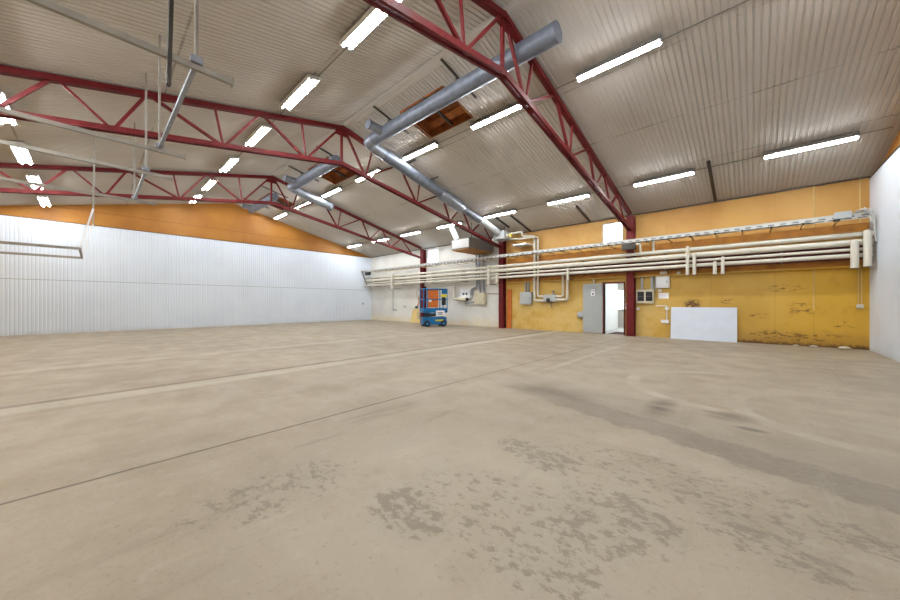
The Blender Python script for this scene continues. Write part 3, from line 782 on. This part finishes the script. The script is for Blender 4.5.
# ------------------------------------------------------------------ fittings round the doorway
e = wall_box('fuse_panel', -3.72, -3.06, 1.42, 2.02, .16, M['beige'], 'electrical panel with two dark windows right of the red column', 'electrical panel', door=False, cond=[(-3.52, .05), (-3.14, .06), (-3.02, .03)])
for a, b in ((-3.67, -3.42), (-3.36, -3.11)): 
    o = MB().rbox(a, b, W-.175, W-.16, 1.52, 1.92, .004).build('panel_window', M['glassdark'], e)
    MB().box(a+.02, b-.02, W-.178, W-.175, 1.70, 1.735).build('breaker_row', M['steel'], o)
wall_box('white_cabinet', -2.98, -2.52, 2.06, 2.56, .16, M['white'], 'white cabinet high on yellow wall above the paper notice', 'cabinet')
tag(MB().box(-2.92, -2.56, W-.008, W, 1.62, 1.86).build('paper_notice', M['paper']), 'white paper notice taped below the white cabinet', 'notice')
def small(name, x0, x1, z0, z1, lab, cat, mat='white', d=.05, group=None):
    return tag(MB().rbox(x0, x1, W-d, W, z0, z1, .008).build(name, M[mat]), lab, cat, group)
small('alarm_button', -2.93, -2.80, 1.90, 2.02, 'small cream box between the white cabinet and paper notice', 'switch', 'cream')
small('light_switch', -4.175, -4.09, 1.34, 1.43, 'upper white switch between doorway and red column', 'switch', group='small white switches')
small('light_switch', -4.185, -4.085, 1.17, 1.27, 'lower white switch between doorway and red column', 'switch', group='small white switches')
small('light_switch', -3.74, -3.63, 1.13, 1.24, 'white switch right of the red column under the electrical panel', 'switch', group='small white switches')
e = thing('wall_socket', (-2.62, W-.02, 1.1), 'white sockets on a bent conduit left of the white panel', 'socket')
MB().tube(fillet([(-3.0, W-.025, 1.32), (-2.62, W-.025, 1.32), (-2.62, W-.025, .72)], .03), .016, 8).build('conduit', M['white'], e)
MB().rbox(-2.68, -2.55, W-.07, W, 1.16, 1.27, .008).build('upper_socket', M['white'], e)
MB().rbox(-2.82, -2.55, W-.07, W, .60, .74, .008).build('lower_socket', M['white'], e)
e = thing('wall_socket', (2.44, W-.02, 1.3), 'cream socket on thin conduits near the near gable', 'socket')
MB().rbox(2.36, 2.50, W-.06, W, 1.28, 1.40, .008).build('socket_body', M['cream'], e)
for x in (2.40, 2.46): MB().tube([(x, W-.015, 1.40), (x, W-.015, 2.55)], .012, 8).build('conduit', M['conduit'], e)
for x, lab in ((2.43, 'thin pale conduit rising to the ceiling beside the near gable'), (1.47, 'thin pale conduit on upper yellow wall between board and near gable')):
    tag(MB().tube([(x, W-.015, 3.94), (x, W-.015, 5.27)], .014, 8).build('cable_conduit', M['conduit']), lab, 'conduit')
tag(MB().tube([(1.47, W-.012, 1.2), (1.47, W-.012, 2.54)], .012, 8).build('cable_conduit', M['conduit']), 'thin pale conduit on lower yellow wall between board and near gable', 'conduit')
small('junction_box', -2.85, -2.6, 2.62, 2.74, 'small cream box on the ledge above the white cabinet', 'junction box', 'cream', d=.14)
small('junction_box', -2.26, -2.14, 2.60, 2.70, 'tiny round cream box on the ledge left of the upright pipes', 'junction box', 'cream', d=.14)
tag(MB().tube([(-5.52, W-.06, 2.36), (-5.52, W-.06, 2.55)], .04, 10).tube([(-5.52, W-.06, 2.60), (-5.52, W-.06, 2.8)], .03, 10).build('door_conduit', M['cream']), 'short cream conduit above the grey door leaf', 'conduit')
e = thing('wall_dispenser', (-6.14, W-.05, .7), 'rounded grey wall fixture at the edge of the open door leaf', 'wall fixture')
MB().tube([(-6.14, W, .86), (-6.14, W-.06, .86), (-6.14, W-.14, .86), (-6.14, W-.17, .86)], [.17, .18, .16, .09], 20).build('fixture_body', M['grey'], e)
# conduits & boxes above the near column
e = thing('control_box', (-3.85, TY0-.1, 3.7), 'dark control box in front of the doorway column above the pipes', 'box')
MB().rbox(-4.05, -3.55, TY0-.12, TY0+.12, 3.66, 3.87, .01).build('box_body', M['bracket'], e)
MB().bar((-3.8, TY0+.11, 3.78), (-3.8, W-.3205, 3.78), .05, .05).build('column_bracket', M['bracket'], e)
MB().tube(fillet([(-3.56, TY0, 3.85), (-3.4, TY0, 3.85), (-3.4, PY-.2, 3.5)], .04), .04, 10).build('conduit', M['cream'], e)
tag(MB().tube([(-2.98, PY, 3.95), (-2.98, PY, 3.55)], .045, 10).build('riser_pipe', M['cream']), 'short cream riser between cable tray and topmost pipe by the column', 'pipe')
# dark steel stiffeners on the ceiling next to the wall
for x, y0, y1, lab in ((-1.05, 13.3, W-.05, 'brown steel strut on the ceiling slope above the white panel'), (-5.72, 14.4, W-.05, 'dark ceiling strut just left of the doorway window'),
                       (-9.67, 14.0, 15.2, 'dark ceiling strut above the fan unit motor'), (-8.85, 14.1, W-.05, 'dark ceiling strut over the bent pipes beside the fan unit')):
    tag(MB().bar((x, y0, roofz(y0)-.03), (x, y1, roofz(y1)-.03), .09, .06).build('ceiling_strut', M['bracket']), lab, 'strut', 'dark struts on the ceiling')

# ------------------------------------------------------------------ overhead door tracks hanging on the left
def tracks(xa, xb, z, ye, ycb, hang, lab, cross_at_end=False):
    e = thing('door_track', ((xa+xb)/2, ye-1, z), lab, 'door track', 'overhead door tracks')
    for x in (xa, xb):
        MB().bar((x, BACK+.01, z), (x, ye, z), .05, .07).box(x-.045, x+.045, ye-.01, ye+.005, z-.05, z+.05).build('track_rail', M['track'], e)
    MB().bar((xa, ycb, z+.05), (xb, ycb, z+.05), .05, .05).build('cross_bar', M['galv'], e)
    for x, y in hang:
        MB().bar((x, y, z+.03), (x, y, roofz(y)-.005), .075, .03, (0, 1, 0)).build('hanger', M['track'], e)
        MB().rbox(x-.06, x+.06, y-.06, y+.06, z+.03, z+.12, .01).build('clamp', M['galv'], e)
    return e
e = tracks(-5.0, -8.24, 4.32, 1.24, .86, [(-5.0, .86), (-8.24, .86)], 'steel door tracks hanging in front of the middle truss, nearest pair')
MB().bar((-5.0, .66, roofz(.66)-.01), (-5.0, .60, 3.98), .09, .04, (0, 1, 0)).build('brace', M['bracket'], e)
e = tracks(-9.80, -12.7, 4.30, 1.24, .80, [(-9.8, .80), (-12.7, .80)], 'steel door tracks between middle and far truss, second pair')
e = thing('door_track', (-15.6, -1.2, 3.0), 'low pair of steel door tracks in front of the white siding', 'door track', 'overhead door tracks')
for x in (-14.2, -17.1):
    MB().bar((x, BACK+.01, 3.0), (x, -.22, 3.0), .05, .07).build('track_rail', M['track'], e)
MB().bar((-14.2, -.24, 3.0), (-17.1, -.24, 3.0), .05, .05).build('cross_bar', M['track'], e)
for x in (-14.2, -17.1):
    MB().bar((x, -.24, 3.02), (x, .02, 4.2), .05, .04, (0, 1, 0)).build('angled_strut', M['white'], e)
    MB().bar((x, .02, 4.2), (x, .05, roofz(.05)), .05, .04, (0, 1, 0)).build('hanger', M['track'], e)

# ------------------------------------------------------------------ blue scissor lift
e = thing('scissor_lift', (-14.48, 14.24, 0), 'blue scissor lift with orange board parked before the far column', 'scissor lift')
e.rotation_euler = (0, 0, math.radians(62))
def lp(mb, name, mat, lab=None, parent=None):
    o = mb.build(name, mat, None); o.parent = parent or e
    if lab: o['label'] = lab
    return o
# local x = length, y = width; the camera side is -y
L2, W2 = .74, .40
lp(MB().rbox(-L2, L2, -W2+.06, W2-.06, .12, .58, .03).rbox(-L2+.36, L2-.36, -W2, W2, .12, .50, .02).rbox(L2-.1, L2+.04, -W2+.1, W2-.1, .14, .36, .02), 'chassis', M['blue'])
for x in (-.52, .52):
    for y in (-W2, W2):
        s = -1 if y < 0 else 1
        w = lp(MB().tube([(x, y-s*.10, .19), (x, y-s*.085, .19), (x, y+s*.02, .19), (x, y+s*.035, .19)], [.17, .19, .19, .165], 22), 'wheel', M['dark'])
        lp(MB().tube([(x, y+s*.03, .19), (x, y+s*.05, .19)], .085, 16), 'hub', M['blue'], None, w)
for y in (-.24, .24):
    for k in range(2):
        z0 = .60+.10*k
        lp(MB().bar((-.62, y, z0), (.62, y, z0+.12), .04, .07).bar((-.62, y*.8, z0+.12), (.62, y*.8, z0), .04, .07), 'scissor_arm', M['steel'])
lp(MB().rbox(-L2, L2, -W2, W2, .84, .92, .015), 'platform_deck', M['steel'])
lp(MB().box(-L2, L2, -W2-.012, -W2, .84, 1.12).box(-L2, L2, W2, W2+.012, .84, 1.12).box(-L2-.012, -L2, -W2, W2, .84, 1.12).box(L2, L2+.012, -W2, W2, .84, 1.12), 'toe_board', M['blue'])
r = .034
def rail(pts, name='guard_rail'): return lp(MB().tube(fillet(pts, .08, 4), r, 10), name, M['blue'])
for y in (-W2, W2): rail([(-L2, y, .9), (-L2, y, 2.28), (L2, y, 2.28), (L2, y, .9)])
for x in (-L2, L2): lp(MB().tube([(x, -W2, 2.28), (x, W2, 2.28)], r, 10).tube([(x, -W2, 1.65), (x, W2, 1.65)], r*.8, 10), 'end_rail', M['blue'])
for y in (-W2, W2):
    lp(MB().tube([(-L2, y, 1.65), (L2, y, 1.65)], r*.8, 10), 'mid_rail', M['blue'])
    for x in (-.52, .28): lp(MB().tube([(x, y, 1.0), (x, y, 2.28)], r, 10), 'post', M['blue'])
lp(MB().rbox(-.46, .20, -W2+.03, -W2+.06, 1.16, 2.22, .008), 'loaded_board', M['orange'], 'orange-brown board standing inside the rails')
lp(MB().box(-.40, -.24, -W2+.026, -W2+.03, 1.50, 1.68), 'board_label', M['paper'], 'white sticker on the orange board')
lp(MB().rbox(.42, .66, -W2-.03, -W2+.14, 1.30, 1.78, .02), 'control_console', M['dark'])
lp(MB().box(.34, .72, -W2-.034, -W2-.028, 1.80, 1.96), 'warning_label', M['yellow'])
lp(MB().rbox(.40, .72, -W2+.0, -W2+.05, 1.98, 2.24, .01), 'upper_box', M['blue'])
pl = lp(MB().rbox(.02, .56, -W2-.05, -W2-.03, .62, .98, .006), 'sign_plate', M['paper'], 'white plate with dark lettering')
lp(MB().box(.12, .46, -W2-.054, -W2-.05, .83, .87).box(.12, .46, -W2-.054, -W2-.05, .74, .78), 'sign_lettering', M['ink'], None, pl)
lp(MB().box(.0, .5, -W2-.006, -W2-.001, .33, .43), 'chassis_label', M['yellow'])
lp(MB().rbox(-L2-.22, -L2, -.2, .2, .86, .9, .01).tube([(-L2-.2, -.2, .5), (-L2-.2, -.2, .88)], .02, 8).tube([(-L2-.2, .2, .5), (-L2-.2, .2, .88)], .02, 8).bar((-L2-.2, -.2, .5), (-L2, -.2, .45), .03, .03).bar((-L2-.2, .2, .5), (-L2, .2, .45), .03, .03), 'entry_step', M['galv'])

# ------------------------------------------------------------------ loose rubble at the foot of the yellow wall
for i, (x, y, s, lab) in enumerate(((1.05, 15.9, .07, 'pale plaster crumb at the foot of the yellow wall, left of its three'), (1.45, 15.93, .09, 'largest pale plaster crumb at the foot of yellow wall'),
                                    (2.1, 15.85, .13, 'flat pale plaster flake on the floor near the near gable'))):
    bm = bmesh.new(); bmesh.ops.create_icosphere(bm, subdivisions=2, radius=s)
    for v in bm.verts:
        k = 1+.35*math.sin(9*v.co.x/s+i)*math.cos(7*v.co.y/s); v.co = Vector((v.co.x*k, v.co.y*k*.8, max(-.3*s, v.co.z*.45)))
    zmin = min(v.co.z for v in bm.verts); me = bpy.data.meshes.new('plaster_crumb')
    for v in bm.verts: v.co.z -= zmin
    bm.to_mesh(me); bm.free(); me.materials.append(M['beige'])
    o = bpy.data.objects.new('plaster_crumb', me); COL.objects.link(o); o.location = (x, y, 0)
    tag(o, lab, 'debris', 'plaster crumbs on the floor')
